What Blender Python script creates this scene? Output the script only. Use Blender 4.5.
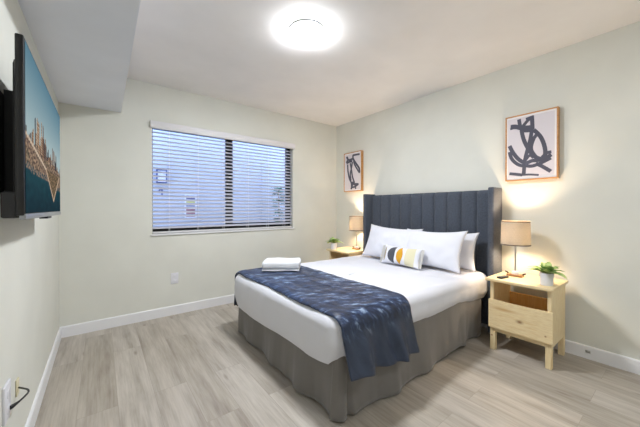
import bpy, bmesh, math, random
from mathutils import Vector, Matrix, noise

random.seed(7)
for o in list(bpy.data.objects):
    bpy.data.objects.remove(o, do_unlink=True)
SC = bpy.context.scene
COL = SC.collection
PI = math.pi

# ------------------------------------------------------------------ camera
XL, XR, YB, YF, H = -0.294, 2.945, 3.393, -1.3, 2.44     # room: left, right, back, front walls, ceiling
cam = bpy.data.cameras.new('camera')
cam.sensor_width = 36
cam.lens = 36 * 283.8 / 640
cam.shift_y = -3.45 / 640
cam.clip_start = 0.02
camo = bpy.data.objects.new('camera', cam)
COL.objects.link(camo)
camo.location = (0, 0, 1.1465)
camo.rotation_euler = (PI / 2 - 0.0053, 0, -0.6572)
SC.camera = camo

# ------------------------------------------------------------------ light
SC.view_settings.view_transform = 'Standard'
SC.view_settings.look = 'None'
SC.view_settings.gamma = 1
SC.view_settings.exposure = 0.2
CEIL_STRENGTH = 245
CEIL_COLOR = (0.945, 0.98, 1.03)
FILL_W = 90  # strength of the fill lamp added behind the camera
BULB_STRENGTH = 460
BULB_COLOR = (1.0, 0.77, 0.53)
world = bpy.data.worlds.new('dusk_sky')
SC.world = world
world.use_nodes = True
bg = world.node_tree.nodes['Background']
bg.inputs[0].default_value = (0.46, 0.585, 1.0, 1)
bg.inputs[1].default_value = 4.3


# ------------------------------------------------------------------ materials
def lin(c):
    return tuple((v / 255 / 12.92) if v / 255 <= 0.04045 else ((v / 255 + 0.055) / 1.055) ** 2.4 for v in c)


class Mat:
    def __init__(s, name):
        s.m = bpy.data.materials.new(name)
        s.m.use_nodes = True
        s.t = s.m.node_tree
        s.b = s.t.nodes['Principled BSDF']
        s.out = s.t.nodes['Material Output']

    def n(s, kind, **kw):
        x = s.t.nodes.new(kind)
        for k, v in kw.items():
            setattr(x, k, v)
        return x

    def l(s, a, b):
        s.t.links.new(a, b)

    def coords(s, scale=(1, 1, 1), rot=(0, 0, 0), loc=(0, 0, 0)):
        tc = s.n('ShaderNodeTexCoord')
        mp = s.n('ShaderNodeMapping')
        mp.inputs['Scale'].default_value = scale
        mp.inputs['Rotation'].default_value = rot
        mp.inputs['Location'].default_value = loc
        s.l(tc.outputs['Object'], mp.inputs[0])
        return mp.outputs[0]

    def noise(s, vec, scale, detail=3, rough=0.5):
        x = s.n('ShaderNodeTexNoise')
        x.inputs['Scale'].default_value = scale
        x.inputs['Detail'].default_value = detail
        x.inputs['Roughness'].default_value = rough
        s.l(vec, x.inputs['Vector'])
        return x.outputs['Fac']

    def ramp(s, fac, stops):
        r = s.n('ShaderNodeValToRGB')
        e = r.color_ramp.elements
        while len(e) < len(stops):
            e.new(0.5)
        for q, (p, c) in zip(e, stops):
            q.position = p
            q.color = tuple(c) + (1,) if len(c) == 3 else c
        s.l(fac, r.inputs[0])
        return r.outputs['Color']

    def mix(s, fac, a, b, mode='MIX'):
        x = s.n('ShaderNodeMix', data_type='RGBA', blend_type=mode)
        for sock, v in ((x.inputs[0], fac), (x.inputs[6], a), (x.inputs[7], b)):
            if hasattr(v, 'links'):
                s.l(v, sock)
            elif isinstance(v, (int, float)):
                sock.default_value = v
            else:
                sock.default_value = tuple(v) + (1,)
        return x.outputs[2]

    def bump(s, h, strength=0.2, dist=0.01):
        x = s.n('ShaderNodeBump')
        x.inputs['Strength'].default_value = strength
        x.inputs['Distance'].default_value = dist
        s.l(h, x.inputs['Height'])
        s.l(x.outputs[0], s.b.inputs['Normal'])

    def base(s, c):
        if hasattr(c, 'links'):
            s.l(c, s.b.inputs['Base Color'])
        else:
            s.b.inputs['Base Color'].default_value = tuple(c) + (1,)

    def p(s, **kw):
        names = dict(rough='Roughness', metal='Metallic', sheen='Sheen Weight', spec='Specular IOR Level',
                     coat='Coat Weight', sss='Subsurface Weight')
        for k, v in kw.items():
            s.b.inputs[names[k]].default_value = v
        return s


def paint(name, c, rough=0.6, var=0.03, bscale=90, bstr=0.06, **kw):
    m = Mat(name)
    v = m.coords()
    nz = m.noise(v, 3.0, 3)
    a = lin(c)
    m.base(m.ramp(nz, [(0.3, tuple(x * (1 - var) for x in a)), (0.7, tuple(min(1, x * (1 + var)) for x in a))]))
    if bstr:
        m.bump(m.noise(v, bscale, 2), bstr, 0.004)
    m.p(rough=rough, **kw)
    return m.m


def fabric(name, c, scale=500, bstr=0.25, var=0.10, rough=0.95, sheen=0.2, big=6, spec=0.2):
    m = Mat(name)
    v = m.coords()
    a = lin(c)
    w = m.noise(v, scale, 2)
    g = m.noise(v, big, 4)
    col = m.ramp(w, [(0.3, tuple(x * (1 - var) for x in a)), (0.7, tuple(min(1, x * (1 + var)) for x in a))])
    m.base(m.mix(0.5, col, m.ramp(g, [(0.3, tuple(x * (1 - var) for x in a)), (0.7, tuple(min(1, x * (1 + var)) for x in a))])))
    m.bump(w, bstr, 0.003)
    m.p(rough=rough, sheen=sheen, spec=spec)
    return m.m


def pine(name, c1, c2, knots=(), scale=(9, 1.2, 9)):
    """wood grain along the axis with the small scale; knots are (x, y, z, radius, colour) in the thing's own frame"""
    m = Mat(name)
    v = m.coords(scale=scale)
    g = m.noise(v, 5, 5, 0.6)
    col = m.ramp(g, [(0.32, lin(c1)), (0.55, lin(c2)), (0.72, lin(c1))])
    ln = m.noise(m.coords(scale=tuple(q * 4 for q in scale)), 4, 3)
    col = m.mix(0.35, col, m.ramp(ln, [(0.38, (0.80, 0.72, 0.60)), (0.55, (1, 1, 1))]), 'MULTIPLY')
    tc = m.n('ShaderNodeTexCoord')
    for x, y, z, rad, kc, st in knots:
        mp = m.n('ShaderNodeMapping')
        mp.inputs['Location'].default_value = (-x * 0.02 / rad, -y * st[0] / rad, -z * st[1] / rad)
        mp.inputs['Scale'].default_value = (0.02 / rad, st[0] / rad, st[1] / rad)
        m.l(tc.outputs['Object'], mp.inputs[0])
        le = m.n('ShaderNodeVectorMath', operation='LENGTH')
        m.l(mp.outputs[0], le.inputs[0])
        k = m.ramp(le.outputs['Value'], [(0.0, (1, 1, 1)), (0.30, (0.75, 0.75, 0.75)), (0.6, (0.3, 0.3, 0.3)), (1.0, (0, 0, 0))])
        col = m.mix(k, col, lin(kc))
    m.base(col)
    m.bump(g, 0.05, 0.003)
    m.p(rough=0.5)
    return m.m


def emis(name, col, strength):
    m = Mat(name)
    m.base((0.8, 0.8, 0.8))
    m.b.inputs['Emission Color'].default_value = tuple(col) + (1,)
    m.b.inputs['Emission Strength'].default_value = strength
    return m.m


def make_floor_mat():
    m = Mat('oak_vinyl_plank')
    v = m.coords(rot=(0, 0, PI / 2), loc=(0.35, 0.11, 0))
    br = m.n('ShaderNodeTexBrick')
    br.offset = 0.37
    br.offset_frequency = 2
    m.l(v, br.inputs['Vector'])
    br.inputs['Scale'].default_value = 1
    br.inputs['Brick Width'].default_value = 1.22
    br.inputs['Row Height'].default_value = 0.185
    br.inputs['Mortar Size'].default_value = 0.0010
    br.inputs['Mortar Smooth'].default_value = 0.2
    br.inputs['Bias'].default_value = 0.0
    br.inputs['Color1'].default_value = (0, 0, 0, 1)
    br.inputs['Color2'].default_value = (1, 1, 1, 1)
    br.inputs['Mortar'].default_value = (0.5, 0.5, 0.5, 1)
    # shift the grain of every plank
    tc = m.n('ShaderNodeTexCoord')
    sc = m.n('ShaderNodeVectorMath', operation='SCALE')
    m.l(br.outputs['Color'], sc.inputs[0])
    sc.inputs['Scale'].default_value = 7.3
    ad = m.n('ShaderNodeVectorMath', operation='ADD')
    m.l(tc.outputs['Object'], ad.inputs[0])
    m.l(sc.outputs[0], ad.inputs[1])
    mp = m.n('ShaderNodeMapping')
    mp.inputs['Scale'].default_value = (9, 0.9, 1)
    m.l(ad.outputs[0], mp.inputs[0])
    g = m.noise(mp.outputs[0], 1.5, 6, 0.62)
    mp2 = m.n('ShaderNodeMapping')
    mp2.inputs['Scale'].default_value = (60, 2.2, 1)
    m.l(ad.outputs[0], mp2.inputs[0])
    fine = m.noise(mp2.outputs[0], 2.0, 4, 0.6)
    tone = m.ramp(br.outputs['Color'], [(0, lin((175, 167, 155))), (0.5, lin((182, 174, 163))), (1, lin((190, 183, 173)))])
    grain = m.ramp(g, [(0.27, (0.50, 0.46, 0.42)), (0.42, (0.80, 0.78, 0.76)), (0.60, (1.06, 1.06, 1.06))])
    col = m.mix(0.85, tone, grain, 'MULTIPLY')
    col = m.mix(0.45, col, m.ramp(fine, [(0.3, (0.72, 0.70, 0.67)), (0.6, (1.05, 1.05, 1.05))]), 'MULTIPLY')
    # scattered knots
    mp3 = m.n('ShaderNodeMapping')
    mp3.inputs['Scale'].default_value = (4.2, 1.1, 1)
    m.l(ad.outputs[0], mp3.inputs[0])
    vo = m.n('ShaderNodeTexVoronoi')
    vo.inputs['Scale'].default_value = 1.7
    m.l(mp3.outputs[0], vo.inputs['Vector'])
    k = m.ramp(vo.outputs['Distance'], [(0.0, (0.8, 0.8, 0.8)), (0.05, (0.4, 0.4, 0.4)), (0.11, (0, 0, 0))])
    col = m.mix(k, col, lin((112, 98, 84)))
    col = m.mix(br.outputs['Fac'], col, lin((150, 141, 129)))
    m.base(col)
    m.bump(fine, 0.05, 0.003)
    m.p(rough=0.42, spec=0.4)
    return m.m


def make_glass():
    m = Mat('window_glass')
    t = m.n('ShaderNodeBsdfTransparent')
    t.inputs[0].default_value = (0.93, 0.96, 0.97, 1)
    g = m.n('ShaderNodeBsdfGlossy')
    g.inputs['Roughness'].default_value = 0.01
    f = m.n('ShaderNodeFresnel')
    f.inputs[0].default_value = 1.45
    mx = m.n('ShaderNodeMixShader')
    m.l(f.outputs[0], mx.inputs[0])
    m.l(t.outputs[0], mx.inputs[1])
    m.l(g.outputs[0], mx.inputs[2])
    m.l(mx.outputs[0], m.out.inputs[0])
    return m.m


def make_shade():
    m = Mat('lamp_shade_linen')
    v = m.coords()
    w = m.noise(v, 260, 2)
    c = m.ramp(w, [(0.3, lin((178, 168, 152))), (0.7, lin((205, 196, 180)))])
    d = m.n('ShaderNodeBsdfDiffuse')
    t = m.n('ShaderNodeBsdfTranslucent')
    m.l(c, d.inputs[0])
    m.l(c, t.inputs[0])
    mx = m.n('ShaderNodeMixShader')
    mx.inputs[0].default_value = 0.2
    m.l(d.outputs[0], mx.inputs[1])
    m.l(t.outputs[0], mx.inputs[2])
    m.l(mx.outputs[0], m.out.inputs[0])
    return m.m


def make_plush():
    m = Mat('navy_plush')
    v = m.coords(scale=(1.0, 1.0, 1.0))
    mp = m.n('ShaderNodeMapping')
    mp.inputs['Scale'].default_value = (9, 30, 6)
    m.l(m.coords(rot=(0, 0, 0.55)), mp.inputs[0])
    g = m.noise(mp.outputs[0], 1.3, 6, 0.64)
    f = m.noise(v, 260, 2)
    brushed = m.ramp(g, [(0.38, lin((14, 24, 46))), (0.50, lin((28, 43, 74))), (0.575, lin((54, 74, 110))), (0.65, lin((140, 160, 186)))])
    smooth = m.ramp(g, [(0.3, lin((44, 53, 72))), (0.7, lin((60, 71, 92)))])
    # the nap is brushed up on the bed and lies flat where the throw hangs down
    sx = m.n('ShaderNodeSeparateXYZ')
    m.l(v, sx.inputs[0])
    mr = m.n('ShaderNodeMapRange')
    mr.inputs[1].default_value, mr.inputs[2].default_value = 0.43, 0.57
    m.l(sx.outputs['Z'], mr.inputs[0])
    col = m.mix(mr.outputs[0], smooth, brushed)
    m.base(col)
    m.bump(f, 0.3, 0.004)
    m.p(rough=0.42, sheen=0.06, spec=0.4)
    return m.m


M = dict(
    wall=paint('wall_paint', (222, 222, 213), 0.75),
    soffit=paint('soffit_blue_spill', (228, 231, 238), 0.8),  # bluish window light on the soffit is put into this colour
    ceil=paint('ceiling_paint', (242, 239, 237), 0.8),
    trim=paint('white_trim', (236, 236, 238), 0.4, bstr=0),
    plastic=paint('white_plastic', (226, 226, 232), 0.35, bstr=0),
    ivory=paint('ivory_plastic', (222, 212, 178), 0.4, bstr=0),
    blind=paint('blind_white', (226, 224, 226), 0.45, bstr=0),
    frame_black=paint('black_aluminium', (16, 17, 20), 0.35, bstr=0),
    slat=paint('slat_grey_white', (206, 206, 217), 0.5, bstr=0),
    ext=paint('outside_stucco', (206, 208, 212), 0.9, var=0.05),
    black=paint('black_plastic', (17, 17, 19), 0.35, bstr=0),
    blackm=paint('matte_black_plastic', (26, 26, 28), 0.55, bstr=0),
    silver=paint('silver_trim', (150, 152, 154), 0.35, bstr=0, metal=0.5),
    steel=paint('brushed_steel', (190, 188, 184), 0.3, bstr=0, metal=0.9),
    head=fabric('charcoal_linen', (77, 83, 94), 260, 0.5, 0.30, big=70),
    sheet=fabric('white_cotton', (223, 224, 231), 700, 0.08, 0.02),
    pillow=fabric('pillow_cotton', (228, 229, 237), 700, 0.08, 0.02),
    towel=fabric('white_terry', (232, 233, 236), 300, 0.5, 0.03),
    skirt=fabric('grey_microfiber', (120, 116, 112), 500, 0.12, 0.06, sheen=0.3),
    pine=pine('pine', (233, 207, 157), (241, 221, 178)),
    pinev=pine('pine_upright', (233, 207, 157), (241, 221, 178), [(2.53 - 2.70, 0.972 - 0.785, 0.118, 0.011, (128, 58, 30), (1, 1))], (9, 9, 1.2)),
    pined=pine('pine_front', (233, 207, 157), (241, 221, 178), [(-0.20, -0.012, 0.288, 0.026, (142, 96, 52), (0.8, 1.3)), (-0.20, -0.17, 0.235, 0.010, (150, 100, 60), (1, 1)), (-0.20, 0.10, 0.35, 0.05, (206, 166, 112), (0.4, 2.4))]),
    pine_bounce=pine('pine_bounce_lit', (232, 180, 108), (240, 196, 128), (), (9, 9, 1.2)),  # pine with the warm bounced light of the open shelf put into its colour
    oakframe=pine('oak_frame', (176, 124, 70), (198, 146, 90)),
    walnut=pine('warm_wood', (150, 112, 72), (172, 132, 88)),
    lilac=paint('print_ground', (216, 210, 216), 0.6, bstr=0, var=0.01),
    paper=paint('print_paper', (236, 234, 236), 0.6, bstr=0, var=0.01),
    ink=paint('slate_ink', (78, 79, 94), 0.7, bstr=0, var=0.06),
    pot=paint('white_ceramic', (226, 226, 228), 0.35, bstr=0),
    soil=paint('dark_soil', (60, 46, 36), 0.95),
    floor=make_floor_mat(), glass=make_glass(), shade=make_shade(), plush=make_plush(),
    shadetrim=fabric('shade_trim', (92, 82, 72), 400, 0.1, 0.05),
    fringe=fabric('cushion_fringe', (206, 204, 198), 500, 0.1, 0.03),
    cgrey=fabric('cushion_grey', (78, 80, 88), 500, 0.2, 0.05),
    cyel=fabric('cushion_mustard', (214, 158, 44), 500, 0.2, 0.05),
    ccream=fabric('cushion_cream', (222, 216, 184), 500, 0.2, 0.04),
    cbrown=fabric('cushion_taupe', (168, 152, 126), 500, 0.2, 0.04),
    diffuser=emis('ceiling_diffuser', CEIL_COLOR, CEIL_STRENGTH),
    bulb=emis('warm_bulb', BULB_COLOR, BULB_STRENGTH),
    concrete=paint('outside_concrete', (170, 170, 170), 0.9, var=0.08),
    red=paint('sign_red', (150, 74, 86), 0.5, bstr=0),
    violet=paint('sign_violet', (112, 112, 150), 0.5, bstr=0),
    yellow=paint('sign_yellow', (214, 206, 110), 0.5, bstr=0),
    navy=paint('sign_navy', (70, 84, 130), 0.5, bstr=0),
    frost=paint('frosted_lens', (240, 240, 245), 0.3, bstr=0),
)


def leaf_mat(name, a, b):
    m = Mat(name)
    g = m.noise(m.coords(), 38, 3)
    m.base(m.ramp(g, [(0.38, lin(a)), (0.6, lin(b))]))
    m.p(rough=0.4, spec=0.5)
    return m.m


M['leaf'] = leaf_mat('glossy_leaf', (88, 138, 54), (190, 214, 136))
M['leafout'] = leaf_mat('outdoor_leaf', (20, 84, 66), (70, 150, 110))


# ------------------------------------------------------------------ mesh helpers
def wloc(o):
    v = Vector((0, 0, 0))
    while o:
        v = v + o.location
        o = o.parent
    return v


class MB:
    """collects shapes in world coordinates, links them as one mesh object"""

    def __init__(s):
        s.v = []
        s.f = []
        s.mi = []

    def add(s, vs, fs, mi=0):
        k = len(s.v)
        s.v += [tuple(q) for q in vs]
        s.f += [tuple(i + k for i in q) for q in fs]
        s.mi += [mi] * len(fs)
        return s

    def box(s, x0, x1, y0, y1, z0, z1, bev=0.0, seg=2, mat=None, mi=0):
        bm = bmesh.new()
        bmesh.ops.create_cube(bm, size=1)
        for v in bm.verts:
            v.co = Vector(((x0 + x1) / 2 + v.co.x * (x1 - x0), (y0 + y1) / 2 + v.co.y * (y1 - y0), (z0 + z1) / 2 + v.co.z * (z1 - z0)))
        if bev:
            bmesh.ops.bevel(bm, geom=list(bm.edges), offset=bev, segments=seg, profile=0.5, affect='EDGES')
        if mat is not None:
            bmesh.ops.transform(bm, matrix=mat, verts=bm.verts)
        bm.verts.index_update()
        s.add([v.co for v in bm.verts], [[v.index for v in f.verts] for f in bm.faces], mi)
        bm.free()
        return s

    def lathe(s, prof, c, seg=48, close=False, mi=0):
        vs, fs = [], []
        n = len(prof)
        for i in range(seg):
            a = 2 * PI * i / seg
            for r, z in prof:
                vs.append((c[0] + r * math.cos(a), c[1] + r * math.sin(a), c[2] + z))
        for i in range(seg):
            j = (i + 1) % seg
            for k in range(n - 1):
                fs.append((i * n + k, j * n + k, j * n + k + 1, i * n + k + 1))
            if close:
                fs.append((i * n + n - 1, j * n + n - 1, j * n, i * n))
        return s.add(vs, fs, mi)

    def tube(s, pts, r, seg=10, mi=0, caps=True):
        pts = [Vector(p) for p in pts]
        vs, fs = [], []
        up = Vector((0.13, 0.2, 0.97)).normalized()
        for i, p in enumerate(pts):
            t = (pts[min(i + 1, len(pts) - 1)] - pts[max(i - 1, 0)]).normalized()
            a = t.cross(up)
            if a.length < 1e-3:
                a = t.cross(Vector((1, 0, 0)))
            a.normalize()
            b = a.cross(t)
            rr = r[i] if isinstance(r, (list, tuple)) else r
            for k in range(seg):
                q = 2 * PI * k / seg
                vs.append(p + a * rr * math.cos(q) + b * rr * math.sin(q))
        for i in range(len(pts) - 1):
            for k in range(seg):
                l = (k + 1) % seg
                fs.append((i * seg + k, i * seg + l, (i + 1) * seg + l, (i + 1) * seg + k))
        if caps:
            fs.append(tuple(range(seg))[::-1])
            fs.append(tuple((len(pts) - 1) * seg + k for k in range(seg)))
        return s.add(vs, fs, mi)

    def grid(s, fn, nu, nv, mi=0, flip=False):
        vs = [fn(i / nu, j / nv) for i in range(nu + 1) for j in range(nv + 1)]
        fs = []
        for i in range(nu):
            for j in range(nv):
                a = i * (nv + 1) + j
                q = (a, a + nv + 1, a + nv + 2, a + 1)
                fs.append(q[::-1] if flip else q)
        return s.add(vs, fs, mi)

    def build(s, name, mats, parent=None, smooth=True, angle=40):
        me = bpy.data.meshes.new(name)
        off = wloc(parent) if parent else Vector((0, 0, 0))
        me.from_pydata([(v[0] - off.x, v[1] - off.y, v[2] - off.z) for v in s.v], [], s.f)
        for m in (mats if isinstance(mats, (list, tuple)) else [mats]):
            me.materials.append(m)
        for p, mi in zip(me.polygons, s.mi):
            p.material_index = mi
        bm = bmesh.new()
        bm.from_mesh(me)
        bmesh.ops.recalc_face_normals(bm, faces=bm.faces)
        bm.to_mesh(me)
        bm.free()
        if smooth:
            me.shade_smooth()
            me.set_sharp_from_angle(angle=math.radians(angle))
        o = bpy.data.objects.new(name, me)
        COL.objects.link(o)
        if parent:
            o.parent = parent
        return o


def tag(o, label=None, cat=None, group=None, kind=None):
    if label: o['label'] = label
    if cat: o['category'] = cat
    if group: o['group'] = group
    if kind: o['kind'] = kind
    return o


def thing(name, label, cat, loc, group=None):
    o = bpy.data.objects.new(name, None)
    o.empty_display_size = 0.05
    COL.objects.link(o)
    o.location = loc
    return tag(o, label, cat, group)


def copy_tree(o, parent=None):
    c = o.copy()
    COL.objects.link(c)
    c.parent = parent
    for ch in list(o.children):
        copy_tree(ch, c)
    return c


def struct(o):
    o['kind'] = 'structure'
    return o


def solidify(o, t, offset=-1):
    md = o.modifiers.new('thickness', 'SOLIDIFY')
    md.thickness = t
    md.offset = offset
    return o


# ------------------------------------------------------------------ room shell
T = 0.14
WX0, WX1, WZ0, WZ1 = 0.422, 2.136, 0.880, 2.03           # window opening
struct(MB().box(XL - T, XR + T, YF - T, YB + T, -0.1, 0).build('floor', M['floor'], smooth=False))
struct(MB().box(XL - T, XR + T, YF - T, YB + T, H, H + 0.1).build('ceiling', M['ceil'], smooth=False))
wb = MB()
wb.box(XL, WX0, YB, YB + T, 0, H).box(WX1, XR, YB, YB + T, 0, H)
wb.box(WX0, WX1, YB, YB + T, 0, WZ0).box(WX0, WX1, YB, YB + T, WZ1, H)
struct(wb.build('wall_back', M['wall'], smooth=False))
struct(MB().box(XL - T, XL, YF - T, YB + T, 0, H).build('wall_left', M['wall'], smooth=False))
struct(MB().box(XR, XR + T, YF - T, YB + T, 0, H).build('wall_right', M['wall'], smooth=False))
struct(MB().box(XL, XR, YF - T, YF, 0, H).build('wall_front', M['wall'], smooth=False))
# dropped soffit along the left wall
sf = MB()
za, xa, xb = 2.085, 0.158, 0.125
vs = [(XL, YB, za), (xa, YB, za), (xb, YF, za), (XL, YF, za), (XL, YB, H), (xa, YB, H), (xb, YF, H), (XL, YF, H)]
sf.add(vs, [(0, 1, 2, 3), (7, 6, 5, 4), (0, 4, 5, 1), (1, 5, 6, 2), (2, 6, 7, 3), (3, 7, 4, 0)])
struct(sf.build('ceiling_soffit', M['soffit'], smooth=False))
# baseboards
bh, bt = 0.098, 0.013


def base_profile(fn, name, L):
    b = MB()
    pr = [(0, 0), (bt, 0), (bt, bh - 0.008), (bt - 0.004, bh), (0, bh)]
    vs = [fn(e, d, z) for e in (0, L) for d, z in pr]
    n = len(pr)
    fs = [(i, (i + 1) % n, n + (i + 1) % n, n + i) for i in range(n)] + [tuple(range(n)), tuple(range(2 * n - 1, n - 1, -1))]
    b.add(vs, fs)
    return struct(b.build(name, M['trim'], smooth=False))


base_profile(lambda e, d, z: (XL + e, YB - d, z), 'baseboard_back', XR - XL)
base_profile(lambda e, d, z: (XL + d, YF + e, z), 'baseboard_left', YB - bt - YF)
base_profile(lambda e, d, z: (XR - d, YF + e, z), 'baseboard_right', YB - bt - YF)
base_profile(lambda e, d, z: (XL + bt + e, YF + d, z), 'baseboard_front', XR - XL - 2 * bt)

# window: black aluminium slider, white sill
wy = YB + 0.085
win = struct(thing('window_1', None, None, ((WX0 + WX1) / 2, wy, WZ0)))
f = MB()
f.box(WX0, WX1, wy - 0.01, wy + 0.045, WZ0, WZ0 + 0.06)
f.box(WX0, WX1, wy - 0.01, wy + 0.045, WZ1 - 0.03, WZ1)
f.box(WX0, WX0 + 0.014, wy - 0.01, wy + 0.045, WZ0, WZ1)
f.box(WX1 - 0.05, WX1, wy - 0.01, wy + 0.045, WZ0, WZ1)
f.box(1.215, 1.300, wy - 0.012, wy + 0.02, WZ0 + 0.05, WZ1)
f.box(1.300, WX1 - 0.05, wy - 0.004, wy + 0.02, WZ0 + 0.06, WZ0 + 0.085)
f.build('window_frame', M['frame_black'], win, smooth=False)
MB().box(WX0 + 0.014, 1.22, wy + 0.026, wy + 0.031, WZ0 + 0.06, WZ1 - 0.03).build('pane', M['glass'], win, smooth=False)
MB().box(1.30, WX1 - 0.05, wy + 0.004, wy + 0.009, WZ0 + 0.085, WZ1 - 0.03).build('pane', M['glass'], win, smooth=False)
struct(MB().box(0.406, 2.154, YB - 0.016, wy - 0.012, WZ0 - 0.018, WZ0, 0.004).build('window_sill', M['trim'], None))

# ------------------------------------------------------------------ outside the window
struct(MB().box(-2.5, 5.5, YB + T + 0.001, 4.7, -0.12, -0.02).build('floor_exterior', M['concrete'], smooth=False))
struct(MB().box(-2.5, 5.5, 4.7, 4.85, -0.12, 3.2).build('wall_exterior', M['ext'], smooth=False))

# ------------------------------------------------------------------ window blind
bl = thing('window_blind', 'white horizontal slatted blind hanging in the window', 'blind', (1.28, YB - 0.005, WZ0))
MB().box(0.403, 2.157, YB - 0.034, YB - 0.001, 1.978, 2.052, 0.004).build('valance', M['blind'], bl)
sl = MB()
ys = YB + 0.036
pitch = 0.0418
nsl = 25
for k in range(nsl):
    zc = 0.945 + k * pitch
    cs = []
    for q in range(7):
        t = (q / 6 - 0.5)
        yy = t * 0.040
        cs.append((yy, yy * math.tan(math.radians(27)) + 0.0028 * (1 - 4 * t * t)))
    up = [(y, z + 0.0015) for y, z in cs]
    dn = [(y, z - 0.0015) for y, z in cs[::-1]]
    ring = up + dn
    n = len(ring)
    vs = [(x, ys + y, zc + z) for x in (WX0 + 0.006, WX1 - 0.006) for y, z in ring]
    sl.add(vs, [(i, (i + 1) % n, n + (i + 1) % n, n + i) for i in range(n)] + [tuple(range(n)), tuple(range(2 * n - 1, n - 1, -1))])
sl.build('slats', M['slat'], bl)
MB().box(WX0 + 0.006, WX1 - 0.006, ys - 0.024, ys + 0.024, WZ0 + 0.001, WZ0 + 0.022, 0.004).build('bottom_rail', M['blind'], bl)
for x in (0.585, 0.88, 1.17, 1.48, 1.76, 2.01):
    cmb = MB()
    cmb.box(x - 0.0018, x + 0.0018, ys - 0.0275, ys - 0.0262, WZ0 + 0.02, 1.985)
    cmb.box(x - 0.0018, x + 0.0018, ys + 0.0262, ys + 0.0275, WZ0 + 0.02, 1.985)
    cmb.build('ladder_tape', M['blind'], bl, smooth=False)

# ------------------------------------------------------------------ bed
BX0, BX1, BY0, BY1, BZ = 0.955, 2.855, 1.103, 2.577, 0.562
bed = thing('bed', 'bed with tall charcoal channel-tufted wingback headboard', 'bed', (1.9, 1.84, 0))


def headboard():
    g = MB()
    n, y0, y1 = 10, 1.10, 2.58
    w = (y1 - y0) / n
    ztop, zb = 1.322, 0.06

    def fn(u, v):
        y = y0 + u * (y1 - y0)
        t = (u * n) % 1.0
        d = abs(t - 0.5) * 2
        prof = (1 - d ** 6)
        ev = 1.0
        z = zb + v * (ztop - zb)
        e = max(0, (v - 0.97) / 0.03)
        x = 2.882 - 0.022 * prof - 0.004 * noise.noise((y * 9, z * 3, 1)) * prof + 0.03 * e * e
        return (x, y, z)
    g.grid(fn, n * 12, 60)
    g.box(2.90, 2.94, y0, y1, 0.05, ztop - 0.001, 0.004)
    return g


headboard().build('channel_panel', M['head'], bed, angle=60)
for y0, y1 in ((1.048, 1.098), (2.582, 2.632)):
    MB().box(2.748, 2.942, y0, y1, 0.03, 1.338, 0.010, 3).build('wing', M['head'], bed)
fr = MB()
fr.box(1.06, 2.86, 1.18, 1.22, 0.20, 0.27).box(1.06, 2.86, 2.46, 2.50, 0.20, 0.27).box(1.06, 1.10, 1.18, 2.50, 0.20, 0.27)
fr.box(1.0, 1.035, 2.550, 2.585, 0.24, 0.33)
fr.build('frame', M['blackm'], bed, smooth=False)
for x in (1.12, 2.7):
    for y in (1.23, 2.41):
        MB().box(x, x + 0.05, y, y + 0.05, 0, 0.2).build('leg', M['blackm'], bed, smooth=False)

def rrect(x0, x1, y0, y1, r, nl=90, ns=70, nc=10):
    """points round a rounded rectangle, counter-clockwise from the foot/near corner; returns (p, normal, s)"""
    r = max(r, 0.002)
    out = []

    def arc(cx, cy, a0):
        for k in range(nc):
            a = a0 + PI / 2 * k / nc
            out.append((cx + r * math.cos(a), cy + r * math.sin(a), math.cos(a), math.sin(a)))

    arc(x0 + r, y0 + r, PI)
    for k in range(nl):
        out.append((x0 + r + (x1 - x0 - 2 * r) * k / nl, y0, 0, -1))
    arc(x1 - r, y0 + r, 1.5 * PI)
    for k in range(ns):
        out.append((x1, y0 + r + (y1 - y0 - 2 * r) * k / ns, 1, 0))
    arc(x1 - r, y1 - r, 0)
    for k in range(nl):
        out.append((x1 - r - (x1 - x0 - 2 * r) * k / nl, y1, 0, 1))
    arc(x0 + r, y1 - r, PI / 2)
    for k in range(ns):
        out.append((x0, y1 - r - (y1 - y0 - 2 * r) * k / ns, -1, 0))
    return out


RT = 0.075


def edge_drop(d, r=RT):
    """how far the top falls at distance d inside the outline"""
    if d >= r: return 0.0
    d = max(d, 0)
    return r - math.sqrt(max(0, r * r - (r - d) ** 2))


def hem(x, y, nx, ny):
    near = 0.335 + 0.035 * math.sin((x - 0.95) / 1.9 * PI) + 0.008 * math.sin(x * 9)
    foot = 0.255 + 0.012 * math.sin(y * 5) + 0.07 * max(0, 1 - (y - BY0) / 0.30) ** 1.5
    if nx < 0:
        t = abs(ny) if ny < 0 else 0
        return foot * (1 - t) + near * t if ny <= 0 else foot
    return near


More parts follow.
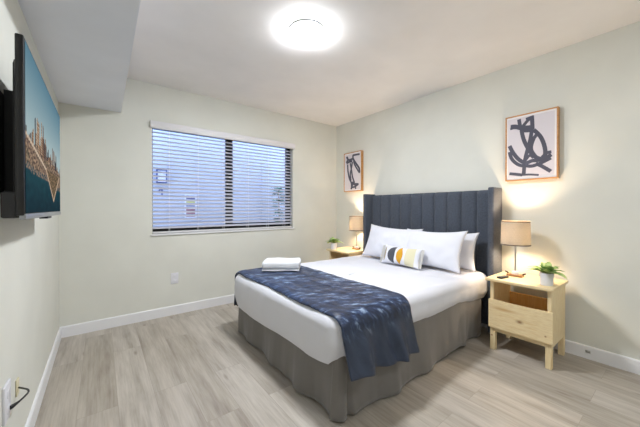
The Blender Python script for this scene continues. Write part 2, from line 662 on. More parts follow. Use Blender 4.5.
def make_sheet():
    g = MB()
    rings = []
    base = rrect(BX0, BX1, BY0, BY1, 0.10)
    N = len(base)

    def wr(x, y, z):
        return 0.006 * noise.noise((x * 3.2, y * 3.2, z * 5)) + 0.003 * noise.noise((x * 11, y * 8, z * 3))
    for j in range(15):                                     # skirt of the sheet, hem to rounding
        t = j / 14
        ring = []
        for x, y, nx, ny in base:
            h0 = hem(x, y, nx, ny)
            z = h0 + (BZ - RT - h0) * t
            sag = 0.010 * noise.noise((x * 4, y * 4, z * 1.5)) + 0.006 * noise.noise((x * 13, y * 13, z * 2))
            o = -0.030 * (1 - t) ** 2 + 0.010 * math.sin(PI * t) + sag * (0.4 + 0.6 * math.sin(PI * t))
            if nx > 0.5 or abs(ny) > 0.9 and x > 2.6:
                o = min(o, 0.0)
            ring.append((x + nx * o, y + ny * o, z))
        rings.append(ring)
    for k in range(1, 9):                                   # rounding
        a = PI / 2 * k / 8
        ins, z = RT * (1 - math.cos(a)), BZ - RT + RT * math.sin(a)
        ring = [(x, y, z + wr(x, y, z) * math.sin(a)) for x, y, nx, ny in rrect(BX0 + ins, BX1 - ins, BY0 + ins, BY1 - ins, 0.10 - ins * 0.6)]
        rings.append(ring)
    for k in range(1, 27):                                  # flat top
        ins = RT + (0.735 - RT) * k / 26
        ring = [(x, y, BZ + wr(x, y, BZ)) for x, y, nx, ny in rrect(BX0 + ins, BX1 - ins, BY0 + ins, BY1 - ins, max(0.055 - ins * 0.05, 0.004))]
        rings.append(ring)
    vs = [p for r in rings for p in r]
    fs = []
    for j in range(len(rings) - 1):
        for i in range(N):
            k = (i + 1) % N
            fs.append((j * N + i, j * N + k, (j + 1) * N + k, (j + 1) * N + i))
    fs.append(tuple((len(rings) - 1) * N + i for i in range(N)))
    g.add(vs, fs)
    return g


sh = make_sheet().build('bed_sheet', M['sheet'], angle=80)
tag(sh, 'white sheet covering the mattress and tucked in above the grey skirt', 'sheet')


def make_skirt():
    g = MB()
    base = rrect(1.005, 2.735, 1.128, 2.565, 0.05, nl=220, ns=190, nc=16)
    N = len(base)
    cum = [0]
    for i in range(1, N):
        cum.append(cum[-1] + math.dist(base[i][:2], base[i - 1][:2]))
    rows = 16
    vs = []
    for j in range(rows + 1):
        t = j / rows                                        # 0 top, 1 hem
        for (x, y, nx, ny), s in zip(base, cum):
            p = 0.85 * noise.noise((s * 3.6, 0.3, 4)) + 0.30 * noise.noise((s * 7.5, t * 0.8, 1)) + 0.05 * noise.noise((s * 20, t, 7))
            amp = 0.008 + 0.058 * t ** 1.3
            o = p * amp + 0.016 * t
            if nx > 0.2: o = 0
            elif x > 2.5: o = min(o, 0.0)
            # split pleat at the near foot corner
            dc = abs(s - 0.09)
            if dc < 0.035:
                o -= 0.034 * (1 - dc / 0.035) * (0.3 + 0.7 * t)
            zt = 0.40 if ny < -0.5 else 0.345
            lift = 0.012 + 0.018 * max(0, noise.noise((s * 1.9, 9, 2)))
            if ny < -0.9 and x > 2.0:
                lift += 0.05 * math.exp(-((x - 2.2) / 0.13) ** 2)
            z = zt + (lift - zt) * t
            vs.append((x + nx * o, y + ny * o, z))
    fs = []
    for j in range(rows):
        for i in range(N):
            k = (i + 1) % N
            fs.append((j * N + i, j * N + k, (j + 1) * N + k, (j + 1) * N + i))
    g.add(vs, fs)
    return g


sk = solidify(make_skirt().build('bed_skirt', M['skirt'], angle=80), 0.003)
tag(sk, 'grey gathered fabric skirt hanging from under the sheet to the floor', 'bed skirt')


def make_runner():
    g = MB()
    x0, x1 = 0.985, 1.585
    off = 0.015
    nu, nv = 70, 190

    def fn(u, v):
        # v: 0 far hem .. 1 near hem
        x = x0 + (x1 - x0) * u
        far = 0.25
        near = 0.212 + 0.040 * u
        top = BY1 - BY0 - 2 * RT
        arc = PI / 2 * RT
        L = far + arc + top + arc + near
        s = v * L
        R = RT + off
        wig = 0.010 * math.sin(v * 17 + u * 2) + 0.012 * noise.noise((v * 6, u * 2, 3))
        if s < far:
            q = (far - s) / far
            y, z = BY1 + off, BZ - RT - (far - s)
            y += 0.012 * q
        elif s < far + arc:
            a = (s - far) / RT
            y, z = BY1 - RT + R * math.cos(a), BZ - RT + R * math.sin(a)
        elif s < far + arc + top:
            y, z = BY1 - RT - (s - far - arc), BZ + off
            z += 0.004 * math.exp(-((u - 0.60 + 0.05 * math.sin(y * 4)) / 0.02) ** 2) + 0.006 * noise.noise((x * 9, y * 6, 2)) + 0.003 * noise.noise((x * 26, y * 14, 5))
        elif s < far + 2 * arc + top:
            a = (s - far - arc - top) / RT
            y, z = BY0 + RT - R * math.sin(a), BZ - RT + R * math.cos(a)
        else:
            d = s - far - 2 * arc - top
            q = d / near
            fold = (math.sin(u * 2 * PI * 1.9 - 1.2 + 0.9 * q) * 0.034 + math.sin(u * 2 * PI * 4.3 + 1.0) * 0.012) * math.sin(PI * min(max(u, 0.03), 0.97)) ** 0.5
            crease = -0.03 * math.exp(-((u - 0.60 - 0.05 * q) / 0.045) ** 2)
            y = BY0 - off - 0.050 * q - (0.012 + fold + crease) * q ** 0.8
            z = BZ - RT - d + 0.006 * math.sin(u * 9 + 0.6) * q
            x += 0.012 * q
            y = min(y, BY0 - 0.016)
        dx = x - BX0
        z -= edge_drop(dx) * (1 if BY0 < y < BY1 else 0.0)
        return (x + wig * 0.5, y, z)
    g.grid(fn, nu, nv)
    return g


rn = make_runner().build('bed_runner', M['plush'], angle=80)
solidify(rn, 0.010)
tag(rn, 'navy plush throw laid across the foot of the bed and hanging over its side', 'throw')

# folded towel on the throw
tw = MB()
TO = Matrix.Translation((1.345, 2.325, 0.580)) @ Matrix.Rotation(math.radians(-37), 4, 'Z')


def towel_layer(z0, w, d, h, seed):
    bm = bmesh.new()
    bmesh.ops.create_cube(bm, size=1)
    for v in bm.verts:
        v.co = Vector((v.co.x * w, v.co.y * d, z0 + (v.co.z + 0.5) * h))
    bmesh.ops.bevel(bm, geom=list(bm.edges), offset=h * 0.30, segments=4, profile=0.5, affect='EDGES')
    bmesh.ops.subdivide_edges(bm, edges=[e for e in bm.edges if e.calc_length() > 0.1], cuts=10, use_grid_fill=True)
    for v in bm.verts:
        c = v.co
        v.co = c + Vector((0.004 * noise.noise((c.x * 9, c.y * 9, seed)), 0.003 * noise.noise((c.x * 9, seed, c.z * 30)), 0.006 * noise.noise((c.x * 7, c.y * 7, seed + 4))))
    bmesh.ops.transform(bm, matrix=TO, verts=bm.verts)
    bm.verts.index_update()
    tw.add([v.co for v in bm.verts], [[v.index for v in f.verts] for f in bm.faces])
    bm.free()


towel_layer(0.003, 0.338, 0.235, 0.014, 1)
towel_layer(0.015, 0.340, 0.240, 0.074, 5)
tag(tw.build('towel', M['towel'], angle=70), 'folded white towel lying on the navy throw', 'towel')


# pillows
def pillow_mesh(w, h, t, nu=44, nv=32, seed=0, rough=1.0):
    """pillow standing in local X (width) / Z (height), thickness along Y"""
    def side(sg):
        def fn(a, b):
            u, v = a * 2 - 1, b * 2 - 1
            cu, cv = 1 - 0.07 * (1 - v * v), 1 - 0.09 * (1 - u * u)
            th = max(0, (1 - abs(u) ** 2.6)) ** 0.55 * max(0, (1 - abs(v) ** 2.6)) ** 0.55
            x, z = u * w / 2 * (1 - 0.10 * (1 - abs(v) ** 2.2)), v * h / 2 * (1 - 0.15 * (1 - abs(u) ** 2.2))
            n = rough * (0.018 * noise.noise((x * 5 + seed, z * 5, sg)) + 0.011 * noise.noise((x * 13, z * 13 + seed, sg)))
            return (x, sg * (t / 2 * th) + n * th, z)
        return fn
    g = MB()
    g.grid(side(-1), nu, nv)
    g.grid(side(1), nu, nv, flip=True)
    return g


def weld(o):
    bm = bmesh.new()
    bm.from_mesh(o.data)
    bmesh.ops.remove_doubles(bm, verts=bm.verts, dist=1e-5)
    bmesh.ops.recalc_face_normals(bm, faces=bm.faces)
    bm.to_mesh(o.data)
    bm.free()
    o.data.shade_smooth()


def place(o, bottom, lean, yaw=0.0, roll=0.0, h=0.45):
    """pillow faces -X (towards the foot); its lower edge at bottom, leaning back by lean degrees"""
    R = Matrix.Rotation(math.radians(yaw), 4, 'Z') @ Matrix.Rotation(math.radians(lean), 4, 'Y') @ Matrix.Rotation(math.radians(roll), 4, 'X') @ Matrix.Rotation(-PI / 2, 4, 'Z')
    o.matrix_world = Matrix.Translation(bottom) @ R @ Matrix.Translation((0, 0, h / 2))


PL = []
for nm, (w, h, t), pos, lean, yaw, roll, lab in (
        ('pillow', (0.64, 0.365, 0.12), (2.660, 1.480, 0.566), 14, 2, -1, 'white pillow against the headboard, half hidden behind the front right pillow'),
        ('pillow', (0.72, 0.412, 0.15), (2.485, 2.045, 0.568), 23, 1, 2.0, 'white pillow behind the patterned cushion, at the window side of the bed'),
        ('pillow', (0.66, 0.400, 0.15), (2.485, 1.535, 0.568), 22, -2, -1.5, 'big white pillow in front, nearest the bright nightstand')):
    o = pillow_mesh(w, h, t, seed=len(PL) * 3.7).build(nm, M['pillow'])
    weld(o)
    place(o, pos, lean, yaw, roll, h)
    tag(o, lab, 'pillow')
    PL.append(o)

# lumbar cushion with half-moon shapes
CW, CH = 0.46, 0.20
cu = pillow_mesh(CW, CH, 0.10, 150, 80, 5, 0.4).build('cushion', [M['pillow'], M['cgrey'], M['cyel'], M['ccream'], M['cbrown']])
weld(cu)


def cush_mat(x, z):
    u, v = x / CW, z / CH                                   # -0.5..0.5
    # grey D, flat side right
    if -0.31 < u < -0.105 and ((u + 0.105) / 0.205) ** 2 + (v / 0.41) ** 2 < 1: return 1
    if -0.06 < u < 0.115 and abs(u - 0.03) < 0.085 * (1 - (v / 0.43) ** 2): return 2
    if 0.17 < u < 0.385:
        return 3
    if u < -0.36 and abs(u + 0.405) < 0.035 * (1 - (v / 0.40) ** 2): return 4
    return 0


for p in cu.data.polygons:
    c = p.center
    p.material_index = cush_mat(c.x, c.z) if c.y < 0 else 0
cc = thing('lumbar_cushion', 'small white cushion with grey and mustard half-moons lying before the pillows', 'cushion', (0, 0, 0))
cu.name = 'cover'
cu.parent = cc
for sgn in (-1, 1):
    fg = MB()
    for k in range(26):
        z = -0.44 * CH + 0.88 * CH * k / 25
        x0 = sgn * CW * 0.462
        pts = [(x0, 0, z), (x0 + sgn * 0.018, -0.004, z - 0.002), (x0 + sgn * 0.038, -0.004 + 0.004 * random.random(), z - 0.006 + 0.006 * random.random())]
        fg.tube(pts, [0.003, 0.003, 0.0035], 5)
    fg.build('fringe', M['fringe'], cc)
place(cc, (2.365, 1.770, 0.572), 20, -1, 0, CH)


# ------------------------------------------------------------------ nightstands
NX0, NX1, NY0, NY1 = 2.520, 2.885, 0.585, 0.985


def make_nightstand():
    r = thing('nightstand', 'pine nightstand right of the bed, its open shelf and drawer front in view', 'nightstand', (2.70, 0.785, 0), 'pine nightstands')
    MB().box(2.478, 2.895, 0.568, 1.008, 0.563, 0.585, 0.004).build('top', M['pine'], r)
    for y0, y1 in ((NY0, NY0 + 0.024), (NY1 - 0.024, NY1)):
        MB().box(NX0, NX1, y0, y1, 0.150, 0.563, 0.0015, 1).build('side_panel', M['pinev'], r)
    for x in (NX0, NX1 - 0.042):
        for y in (NY0, NY1 - 0.036):
            MB().box(x, x + 0.042, y, y + 0.036, 0, 0.152, 0.0015, 1).build('leg', M['pinev'], r)
    MB().box(NX0 + 0.01, NX1 - 0.002, NY0 + 0.024, NY1 - 0.024, 0.196, 0.208).build('shelf', M['pine_bounce'], r)
    MB().box(NX1 - 0.020, NX1 - 0.002, NY0 + 0.024, NY1 - 0.024, 0.15, 0.412).build('back_rail', M['pine_bounce'], r)
    MB().box(NX0 + 0.004, NX0 + 0.024, NY0 + 0.024, NY1 - 0.024, 0.152, 0.195).build('apron', M['pine'], r)
    # drawer front with a shallow finger dip in the middle of its upper edge
    d = MB()
    n = 40
    vs = []
    for x in (2.500, 2.5185):
        for k in range(n + 1):
            u = k / n
            q = min(1, max(0, (0.30 - abs(u - 0.5)) / 0.06))
            dip = 0.003 * q * q * (3 - 2 * q)
            y = 0.574 + (0.990 - 0.574) * u
            vs += [(x, y, 0.188), (x, y, 0.412 - dip)]
    m = 2 * (n + 1)
    fs = []
    for k in range(n):
        a = 2 * k
        fs += [(a, a + 2, a + 3, a + 1), (m + a, m + a + 1, m + a + 3, m + a + 2), (a + 1, a + 3, m + a + 3, m + a + 1), (a, m + a, m + a + 2, a + 2)]
    fs += [(0, 1, m + 1, m), (2 * n, m + 2 * n, m + 2 * n + 1, 2 * n + 1)]
    d.add(vs, fs)
    dr = d.build('drawer', M['pined'], r, smooth=False)
    return r


ns1 = make_nightstand()
ns2 = copy_tree(ns1)
ns2.location = (2.705, 2.855, 0)
ns2['label'] = 'pine nightstand in the far corner, beyond the bed below the small print'


# ------------------------------------------------------------------ bedside lamps
def make_lamp(x, y):
    z = 0.585
    r = thing('table_lamp', 'lit table lamp with linen drum shade on the nightstand right of the bed', 'lamp', (x, y, z), 'bedside lamps')
    MB().box(x - 0.015, x + 0.050, y - 0.055, y + 0.055, z, z + 0.019, 0.004).build('base', M['walnut'], r)
    for sg_ in (-1, 1):
        MB().tube([(x + 0.02, y + sg_ * 0.048, z + 0.016), (x + 0.02, y + sg_ * 0.060, z + 0.026), (x + 0.02, y + sg_ * 0.074, z + 0.032)], [0.006, 0.006, 0.005], 10).build('handle', M['soil'], r)
    MB().lathe([(0, 0.018), (0.026, 0.018), (0.028, 0.024), (0.024, 0.040), (0.008, 0.046), (0, 0.046)], (x + 0.02, y, z), 32).build('collar', M['plastic'], r)
    MB().tube([(x + 0.02, y, z + 0.04), (x + 0.02, y, z + 0.27)], 0.0065, 16).build('pole', M['steel'], r)
    s = MB()
    s.lathe([(0.1045, 0.262), (0.1000, 0.456), (0.0985, 0.456), (0.1030, 0.262)], (x + 0.02, y, z), 64, close=True)
    so = s.build('shade', M['shade'], r)
    for pr_ in ([(0.1054, 0.260), (0.1052, 0.268), (0.1022, 0.268), (0.1024, 0.260)], [(0.1010, 0.450), (0.1008, 0.458), (0.0978, 0.458), (0.0980, 0.450)]):
        MB().lathe(pr_, (x + 0.02, y, z), 64, close=True).build('shade_trim', M['shadetrim'], so)
    sp = MB()
    for k in range(3):
        a = 2 * PI * k / 3 + 0.4
        sp.tube([(x + 0.02, y, z + 0.275), (x + 0.02 + 0.102 * math.cos(a), y + 0.102 * math.sin(a), z + 0.275)], 0.0016, 6)
    sp.build('shade_holder', M['steel'], r)
    MB().lathe([(0, 0.27), (0.014, 0.27), (0.014, 0.31), (0.012, 0.315), (0, 0.315)], (x + 0.02, y, z), 20).build('socket', M['blackm'], r)
    b = [(0, 0.315), (0.012, 0.318), (0.024, 0.34), (0.027, 0.358), (0.022, 0.376), (0.011, 0.386), (0, 0.388)]
    MB().lathe(b, (x + 0.02, y, z), 24).build('bulb', M['bulb'], r)
    return r


lp1 = make_lamp(2.70, 0.872)
lp2 = copy_tree(lp1)
lp2.location = (2.765, 2.785, 0.585)
lp2['label'] = 'lit table lamp with linen drum shade in the far corner under the small print'


# ------------------------------------------------------------------ plants
def leaf(g, base, az, el, L, W, droop, mi=0):
    n = 9
    d = Vector((math.cos(az), math.sin(az), 0))
    side = Vector((-math.sin(az), math.cos(az), 0))
    vs = []
    for k in range(n + 1):
        t = k / n
        ang = el - droop * t
        p = Vector(base) + d * (L * t * math.cos(el - droop * t / 2)) + Vector((0, 0, L * t * math.sin(el - droop * t / 2)))
        w = W * (math.sin(PI * min(1, t ** 0.8)) ** 0.8) if 0 < t < 1 else 0.001
        up = (-d * math.sin(ang) + Vector((0, 0, 1)) * math.cos(ang))
        for q in (-1, -0.5, 0, 0.5, 1):
            vs.append(p + side * (w * q / 2) + up * (abs(q) * w * 0.16))
    fs = []
    for k in range(n):
        for q in range(4):
            a = k * 5 + q
            fs.append((a, a + 1, a + 6, a + 5))
    g.add(vs, fs, mi)


def make_plant(x, y):
    z = 0.585
    r = thing('potted_plant', 'small leafy plant in a white pot on the nightstand right of the bed', 'plant', (x, y, z), 'bedside potted plants')
    pr = [(0, 0), (0.036, 0), (0.039, 0.003), (0.042, 0.088), (0.0415, 0.090), (0.039, 0.090), (0.0385, 0.080), (0.0, 0.080)]
    MB().lathe(pr, (x, y, z), 48).build('pot', M['pot'], r)
    MB().lathe([(0, 0.0825), (0.0383, 0.0815)], (x, y, z), 32).build('soil', M['soil'], r)
    g = MB()
    rd = random.Random(11)
    for k in range(17):
        az = k * 2.399 + rd.uniform(-0.3, 0.3)
        t = k / 16
        el = 0.42 + 0.95 * (1 - t) + rd.uniform(-0.1, 0.1)
        L = (0.088 + 0.030 * t) * rd.uniform(0.85, 1.12)
        b = (x + 0.010 * math.cos(az), y + 0.010 * math.sin(az), z + 0.083)
        leaf(g, b, az, el, L, 0.058 * rd.uniform(0.85, 1.15), 0.72 + 0.3 * t)
    fo = g.build('foliage', M['leaf'], r, angle=80)
    solidify(fo, 0.0008)
    return r


pl1 = make_plant(2.590, 0.632)
pl2 = copy_tree(pl1)
pl2.location = (2.545, 2.985, 0.585)
pl2.rotation_euler = (0, 0, 1.3)
pl2['label'] = 'small leafy plant in a white pot on the far corner nightstand'

# remote control by the lamp
rm = thing('remote_control', 'slim dark remote control lying beside the right table lamp', 'remote control', (2.585, 0.902, 0.585))
RM = Matrix.Translation((2.570, 0.912, 0.5865)) @ Matrix.Rotation(math.radians(-12), 4, 'Z')
MB().box(-0.050, 0.050, -0.020, 0.020, -0.001, 0.013, 0.004, 2, RM).build('body', M['blackm'], rm)
bt_ = MB()
for i in range(5):
    for j in range(3):
        bt_.box(-0.045 + i * 0.018, -0.035 + i * 0.018, -0.012 + j * 0.009, -0.006 + j * 0.009, 0.0128, 0.0145, 0, 1, RM)
bt_.build('buttons', M['silver'], rm, smooth=False)


# ------------------------------------------------------------------ framed prints
def ribbon(g, pts, w, x, mi=0):
    """flat stroke on a plane of constant x; pts are (y, z)"""
    P = []
    for i in range(len(pts) - 1):                           # Catmull-Rom
        p0, p1, p2, p3 = (Vector(pts[max(i - 1, 0)]), Vector(pts[i]), Vector(pts[i + 1]), Vector(pts[min(i + 2, len(pts) - 1)]))
        for k in range(8):
            t = k / 8
            P.append(0.5 * ((2 * p1) + (p2 - p0) * t + (2 * p0 - 5 * p1 + 4 * p2 - p3) * t * t + (-p0 + 3 * p1 - 3 * p2 + p3) * t ** 3))
    P.append(Vector(pts[-1]))
    vs = []
    n = len(P)
    for i, p in enumerate(P):
        t = (P[min(i + 1, n - 1)] - P[max(i - 1, 0)])
        t = t.normalized() if t.length else Vector((1, 0))
        nn = Vector((-t.y, t.x)) * w / 2
        vs += [(x, p.x + nn.x, p.y + nn.y), (x, p.x - nn.x, p.y - nn.y)]
    g.add(vs, [(2 * i, 2 * i + 1, 2 * i + 3, 2 * i + 2) for i in range(n - 1)], mi)


def quad_uv(q, c):
    """crop pixel -> (u right, v down) inside the picture's outline c = (xl, xr, ytl, ytr, ybl, ybr)"""
    xl, xr, ytl, ytr, ybl, ybr = c
    a = (q[0] - xl) / (xr - xl)
    # the nearer (right) side is larger: perspective-correct the horizontal position
    hl, hr = ybl - ytl, ybr - ytr
    u = a * hl / (a * hl + (1 - a) * hr)
    top = ytl + (ytr - ytl) * a
    bot = ybl + (ybr - ybl) * a
    return u, (q[1] - top) / (bot - top)


def make_print(name, label, y_far, y_near, z0, z1, strokes, c, depth=0.044):
    r = thing(name, label, 'picture', (XR, (y_far + y_near) / 2, z0), 'framed abstract prints')
    xf = XR - depth
    fw = 0.010
    f = MB()
    f.box(xf, XR - 0.001, y_near, y_near + fw, z0, z1).box(xf, XR - 0.001, y_far - fw, y_far, z0, z1)
    f.box(xf, XR - 0.001, y_near + fw, y_far - fw, z0, z0 + fw).box(xf, XR - 0.001, y_near + fw, y_far - fw, z1 - fw, z1)
    f.build('frame', M['oakframe'], r, smooth=False)
    MB().box(xf + 0.006, XR - 0.004, y_near + fw, y_far - fw, z0 + fw, z1 - fw).build('print', M['paper'], r, smooth=False)
    MB().box(xf + 0.0058, xf + 0.0061, y_near + 0.024, y_far - 0.020, z0 + 0.030, z1 - 0.024).build('artwork', M['lilac'], r, smooth=False)
    g = MB()
    for n_, (w, pts) in enumerate(strokes):
        w *= 1.16
        q = []
        for p in pts:
            u, v = quad_uv(p, c)
            u, v = min(max(u, 0.065), 0.925), min(max(v, 0.04), 0.96)
            q.append((y_far + (y_near - y_far) * u, z1 - (z1 - z0) * v))
        ribbon(g, q, w, xf + 0.0055 - n_ * 0.00004)
    g.build('brushwork', M['ink'], r, smooth=False)
    return r


big = [(.028, [(64, 137), (90, 134), (125, 140)]), (.018, [(62, 148), (95, 142), (130, 150)]), (.024, [(113, 98), (118, 125), (128, 152)]),
       (.034, [(122, 148), (150, 152), (190, 148)]), (.022, [(130, 138), (160, 104), (182, 86)]), (.026, [(181, 80), (183, 115), (184, 150)]),
       (.016, [(150, 96), (188, 82)]), (.018, [(140, 135), (165, 134), (186, 130)]),
       (.026, [(190, 150), (222, 185), (240, 232), (243, 275), (228, 296)]), (.024, [(228, 298), (200, 284), (178, 246), (188, 200), (206, 172)]),
       (.026, [(128, 155), (138, 195), (160, 240), (190, 280), (225, 297)]), (.025, [(180, 160), (172, 205), (158, 255), (146, 305), (140, 372)]),
       (.027, [(58, 232), (82, 268), (115, 300), (150, 318)]), (.024, [(58, 262), (72, 296), (105, 322), (140, 332)]),
       (.026, [(140, 325), (180, 306), (210, 303), (240, 295), (270, 276)]), (.022, [(230, 288), (250, 268), (270, 262)]),
       (.024, [(140, 328), (180, 332), (222, 318), (268, 292)]), (.025, [(200, 318), (232, 335), (268, 360)]),
       (.020, [(150, 300), (172, 278), (190, 290)]), (.022, [(58, 370), (90, 372), (132, 376)]), (.014, [(130, 376), (170, 374), (215, 377)])]
make_print('framed_print', 'larger looking print in thin wood frame, above the right nightstand', 1.012, 0.636, 1.393, 1.966, big, (33, 298, 95, 37, 408, 393))
small = [(.024, [(132, 86), (160, 80), (190, 76)]), (.030, [(78, 98), (90, 120), (76, 148)]), (.026, [(82, 122), (108, 122), (140, 108)]),
         (.026, [(78, 152), (105, 138), (130, 132)]), (.028, [(135, 84), (138, 115), (160, 150), (186, 190), (189, 228)]),
         (.022, [(140, 130), (152, 165), (188, 226)]), (.026, [(88, 160), (92, 220), (105, 275), (122, 312), (122, 362)]),
         (.024, [(112, 148), (124, 215), (132, 262), (146, 300)]), (.024, [(130, 140), (122, 190), (112, 240), (118, 290)]),
         (.022, [(150, 298), (130, 330), (118, 360)]), (.028, [(118, 312), (150, 318), (182, 318)]), (.022, [(130, 300), (155, 330), (158, 358)]),
         (.022, [(182, 316), (150, 340), (120, 345)])]
make_print('framed_print', 'print in thin wood frame above the far corner nightstand and lamp', 3.170, 2.809, 1.398, 1.968, small, (55, 205, 75, 45, 385, 370))

# ------------------------------------------------------------------ television
TX, TY0, TY1, TZ0, TZ1 = -0.185, 1.238, 2.190, 1.112, 1.677
tv = thing('television', 'flat wall-mounted television showing an aerial city skyline', 'television', (XL, 1.70, 1.39))
MB().box(TX - 0.020, TX, TY0, TY1, TZ0 + 0.012, TZ1, 0.004).build('cabinet', M['black'], tv)
MB().box(TX - 0.052, TX - 0.0165, TY0 + 0.004, TY1 - 0.04, TZ0 + 0.005, TZ0 + 0.085, 0.006).build('rear_housing', M['blackm'], tv)
MB().box(TX - 0.034, TX - 0.018, TY0 + 0.05, TY1 - 0.05, TZ0 + 0.08, TZ1 - 0.06, 0.012, 3).build('rear_cover', M['blackm'], tv)
MB().box(TX - 0.012, TX + 0.003, TY0 + 0.002, TY1 - 0.002, TZ0, TZ0 + 0.018, 0.002).build('chin', M['silver'], tv)
MB().box(TX - 0.03, TX - 0.002, TY0 + 0.50, TY0 + 0.62, TZ0 - 0.010, TZ0 + 0.004, 0.002).build('sensor', M['blackm'], tv)
br = MB()
br.box(XL + 0.0005, XL + 0.016, 1.45, 1.97, 1.20, 1.56)
br.box(XL + 0.015, TX - 0.045, 1.52, 1.58, 1.18, 1.58).box(XL + 0.015, TX - 0.045, 1.84, 1.90, 1.18, 1.58)
br.build('wall_bracket', M['blackm'], tv, smooth=False)


def city(u, v):
    """colour of the picture on the screen; u 0 near edge .. 1 far edge, v 0 bottom .. 1 top"""
    def mixc(a, b, t):
        t = min(max(t, 0), 1)
        return tuple(a[i] + (b[i] - a[i]) * t for i in range(3))
    n1 = noise.noise((u * 60, v * 60, 0))
    n2 = noise.noise((u * 14, v * 22, 3))
    sky = mixc((176, 196, 198), (92, 132, 150), (v - 0.5) / 0.5)
    col = sky
    # blocks of towers
    shore = 0.33 - 0.06 * u
    best = None
    for layer in range(3):
        w = (0.021, 0.027, 0.036)[layer]
        k = math.floor(u / w + layer * 0.37)
        rnd = random.Random(k * 7 + layer * 131)
        env = 0.16 + 0.17 * math.exp(-((u - 0.30) / 0.20) ** 2) + 0.10 * math.exp(-((u - 0.72) / 0.14) ** 2)
        top = shore + (0.95 - 0.28 * layer) * env * (0.45 + 0.75 * rnd.random())
        t = (u / w + layer * 0.37) % 1.0
        if t < 0.86 and v < top:
            sh_ = rnd.choice([(196, 160, 128), (150, 118, 96), (206, 178, 150), (112, 92, 84), (88, 82, 84), (170, 136, 108)])
            wn = 0.72 + 0.28 * (1 if math.sin(v * 330) > 0 else 0) + 0.25 * n1
            col = tuple(min(255, c * wn * (0.75 if t > 0.55 else 1.0)) for c in sh_)
    if v < shore + 0.10:
        b = mixc((74, 62, 56), (186, 156, 128), 0.5 + 1.6 * n1)
        col = mixc(b, (58, 70, 50), 0.5 * max(0, n2))
    water_top = shore - 0.03 * math.sin(u * 9) * 0.4
    if v < water_top - 0.02:
        col = mixc((10, 42, 52), (34, 84, 92), (v / max(water_top, 0.01)) * 0.8 + 0.25 * n2)
        if v > water_top - 0.06 and n1 > 0.0:
            col = (150, 126, 108)
    # bridge
    bl_ = 0.47 - 0.30 * u
    if u < 0.62 and abs(v - bl_) < 0.010: col = (216, 194, 170)
    elif u < 0.62 and bl_ - 0.055 < v < bl_ and (u * 26) % 1 < 0.28: col = (128, 108, 96)
    # pier wedge
    ax, ay = 0.70, 0.085
    if ay < v < 0.34:
        h = (v - ay) / (0.34 - ay)
        l, r_ = ax - 0.27 * h, ax + 0.25 * h
        if l < u < r_ and u < 0.97:
            e = min(u - l, r_ - u)
            col = (222, 192, 162) if e < 0.022 else mixc((64, 60, 44), (158, 128, 98), 0.5 + 1.5 * n1)
    return col


NU, NV = 190, 110
sc_ = MB().grid(lambda a, b: (TX + 0.0015, TY0 + 0.010 + (TY1 - TY0 - 0.020) * a, TZ0 + 0.020 + (TZ1 - TZ0 - 0.031) * b), NU, NV)
so = sc_.build('screen', M['black'], tv, smooth=False)
me = so.data
at = me.color_attributes.new('picture', 'FLOAT_COLOR', 'POINT')
off = wloc(so.parent)
for i, v in enumerate(me.vertices):
    yy, zz = v.co.y + off.y, v.co.z + off.z
    at.data[i].color = lin(city((yy - TY0 - 0.010) / (TY1 - TY0 - 0.020), (zz - TZ0 - 0.020) / (TZ1 - TZ0 - 0.031))) + (1,)
ms = Mat('screen_picture')
ms.base((0.01, 0.01, 0.012))
ms.p(rough=0.35, spec=0.0)
ms.b.inputs['IOR'].default_value = 1.0
an = ms.n('ShaderNodeAttribute', attribute_name='picture')
ms.l(an.outputs['Color'], ms.b.inputs['Emission Color'])
ms.b.inputs['Emission Strength'].default_value = 0.72
me.materials.clear()
me.materials.append(ms.m)

# ------------------------------------------------------------------ ceiling light
LX, LY = 1.19, 1.70
cl = thing('ceiling_light', 'round flush lamp glowing white on the ceiling', 'ceiling light', (LX, LY, H))
MB().lathe([(0, -0.001), (0.128, -0.001), (0.130, -0.008), (0.126, -0.012), (0, -0.012)], (LX, LY, H), 64).build('rim', M['trim'], cl)
MB().lathe([(0.124, -0.0125), (0.121, -0.020), (0.110, -0.026), (0.08, -0.029), (0.0, -0.031)], (LX, LY, H), 64).build('diffuser', M['diffuser'], cl, angle=80)
# unseen copy of the ceiling lamp, added behind the camera as soft fill
hl = copy_tree(cl)
hl.location = (1.35, -0.75, H)
hl['label'] = 'unseen round fill lamp added on the ceiling behind the viewer'
for ch in hl.children:
    if ch.name.startswith('diffuser'):
        ch.data = ch.data.copy()
        ch.data.materials.clear()
        ch.data.materials.append(emis('added_fill_diffuser', CEIL_COLOR, FILL_W))


# ------------------------------------------------------------------ outlets and cords
def outlet_face(o, pl, side):
    pass


ot = thing('wall_outlet', 'white wall outlet plate on the back wall under the window', 'outlet', (0.628, YB, 0.392))
MB().box(0.590, 0.666, YB - 0.007, YB - 0.0005, 0.333, 0.451, 0.003).build('plate', M['plastic'], ot)
for z in (0.367, 0.417):
    MB().box(0.611, 0.645, YB - 0.0085, YB - 0.006, z - 0.014, z + 0.014, 0.002).build('socket', M['plastic'], ot)

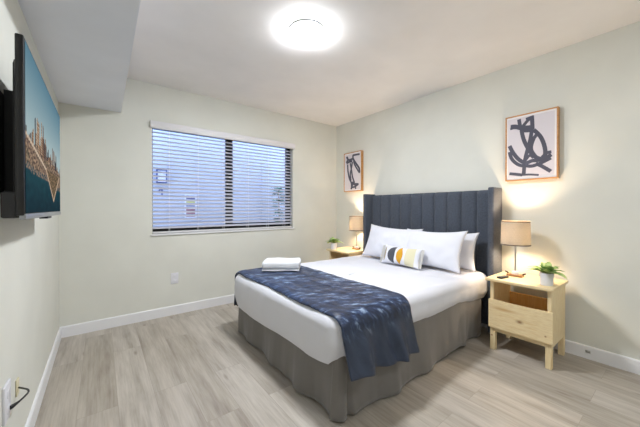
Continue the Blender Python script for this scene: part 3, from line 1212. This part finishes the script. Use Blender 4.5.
ol = thing('wall_outlet', 'white wall outlet with a black plug, low on the left wall', 'outlet', (XL, 1.60, 0.40))
MB().box(XL + 0.0005, XL + 0.009, 1.552, 1.640, 0.335, 0.475, 0.003).build('plate', M['plastic'], ol)
for z in (0.375, 0.435):
    MB().box(XL + 0.008, XL + 0.011, 1.578, 1.614, z - 0.014, z + 0.014, 0.002).build('socket', M['plastic'], ol)
jk = thing('cable_plate', 'ivory cable jack on the left wall beside the plugged outlet', 'cable plate', (XL, 1.78, 0.42))
MB().box(XL + 0.0005, XL + 0.006, 1.760, 1.80, 0.335, 0.405, 0.002).build('plate', M['ivory'], jk)
cd = MB()
cp = [(XL + 0.012, 1.605, 0.372), (XL + 0.03, 1.63, 0.374), (XL + 0.044, 1.66, 0.376), (XL + 0.050, 1.69, 0.376), (XL + 0.043, 1.72, 0.374), (XL + 0.026, 1.75, 0.370), (XL + 0.007, 1.78, 0.366)]
P = []
for i in range(len(cp) - 1):
    p0, p1, p2, p3 = (Vector(cp[max(i - 1, 0)]), Vector(cp[i]), Vector(cp[i + 1]), Vector(cp[min(i + 2, len(cp) - 1)]))
    for k in range(6):
        t = k / 6
        P.append(0.5 * ((2 * p1) + (p2 - p0) * t + (2 * p0 - 5 * p1 + 4 * p2 - p3) * t * t + (-p0 + 3 * p1 - 3 * p2 + p3) * t ** 3))
P.append(Vector(cp[-1]))
pc = thing('power_cord', 'short black cord looping from the left wall outlet to the ivory jack', 'cord', (XL, 1.65, 0.39))
cd.tube(P[4:], 0.0035, 8)
cd.build('cable', M['black'], pc)
MB().tube(P[:8], [0.008, 0.008, 0.008, 0.007, 0.006, 0.005, 0.0045, 0.004], 10).build('plug', M['black'], pc)
cj = thing('coax_jack', 'small metal coax jack on the right baseboard beside the nightstand', 'jack', (XR - bt, 0.455, 0.058))
MB().tube([(XR - bt - 0.0005, 0.462, 0.058), (XR - bt - 0.012, 0.462, 0.058)], 0.006, 12).build('connector', M['steel'], cj)
MB().box(XR - bt - 0.006, XR - bt - 0.0005, 0.445, 0.474, 0.048, 0.068, 0.002).build('plate', M['steel'], cj)

# ------------------------------------------------------------------ things on the outside wall
YE = 4.7
wl = thing('wall_sconce', 'square white lantern on the outside wall seen through the window blind', 'outdoor light', (0.695, YE, 1.52))
sf_ = MB()
sf_.box(0.630, 0.642, YE - 0.07, YE - 0.001, 1.518, 1.712).box(0.748, 0.760, YE - 0.07, YE - 0.001, 1.518, 1.712)
sf_.box(0.642, 0.748, YE - 0.07, YE - 0.001, 1.518, 1.530).box(0.642, 0.748, YE - 0.07, YE - 0.001, 1.700, 1.712)
sf_.build('frame', M['navy'], wl, smooth=False)
MB().box(0.642, 0.748, YE - 0.06, YE - 0.002, 1.530, 1.700).build('lens', M['frost'], wl, smooth=False)
nb = MB()
d0 = YE - 0.008
nb.box(0.696, 0.716, d0, YE - 0.001, 1.345, 1.460)
nb.box(0.648, 0.732, d0, YE - 0.001, 1.376, 1.394)
nb.add([(0.648, d0, 1.385), (0.668, d0, 1.385), (0.716, d0, 1.460), (0.696, d0, 1.460), (0.648, YE - 0.001, 1.385), (0.668, YE - 0.001, 1.385), (0.716, YE - 0.001, 1.460), (0.696, YE - 0.001, 1.460)],
       [(0, 1, 2, 3), (7, 6, 5, 4), (0, 4, 5, 1), (1, 5, 6, 2), (2, 6, 7, 3), (3, 7, 4, 0)])
tag(nb.build('door_number', M['navy'], smooth=False), 'dark digit 4 on the outside wall under the square lantern', 'number')
sg = thing('wall_sign', 'narrow sign with coloured panels on the outside wall seen through the blind', 'sign', (1.096, YE, 1.0))
MB().box(1.010, 1.185, YE - 0.012, YE - 0.001, 1.000, 1.365).build('board', M['frost'], sg, smooth=False)
for z0, z1, mt in ((1.290, 1.345, 'violet'), (1.235, 1.280, 'yellow'), (1.190, 1.225, 'navy'), (1.140, 1.180, 'violet'), (1.105, 1.135, 'red'), (1.065, 1.095, 'red'), (1.020, 1.052, 'red')):
    MB().box(1.032, 1.160, YE - 0.0135, YE - 0.0115, z0, z1).build('panel', M[mt], sg, smooth=False)
dx = struct(thing('door_1', None, None, (2.65, YE, 0)))
MB().box(2.30, 3.05, YE - 0.02, YE - 0.001, -0.02, 1.98).build('door_leaf', M['ext'], dx, smooth=False)
bp = thing('tall_plant', 'tall green plant in a planter outside the right end of the window', 'plant', (2.49, 4.42, -0.02))
MB().lathe([(0, 0), (0.13, 0), (0.16, 0.35), (0.15, 0.36), (0.14, 0.33), (0, 0.33)], (2.49, 4.42, -0.02), 32).build('planter', M['concrete'], bp)
MB().tube([(2.49, 4.42, 0.30), (2.50, 4.41, 0.9), (2.48, 4.42, 1.5)], [0.016, 0.012, 0.006], 8).build('stem', M['walnut'], bp)
g = MB()
rd = random.Random(4)
for k in range(120):
    z = 0.80 + 0.72 * rd.random()
    az = rd.random() * 2 * PI
    leaf(g, (2.49 + 0.01 * math.cos(az), 4.42 + 0.01 * math.sin(az), z), az, 0.5, 0.13 * rd.uniform(0.7, 1.2), 0.06, 1.2)
g.build('foliage', M['leafout'], bp, angle=80)
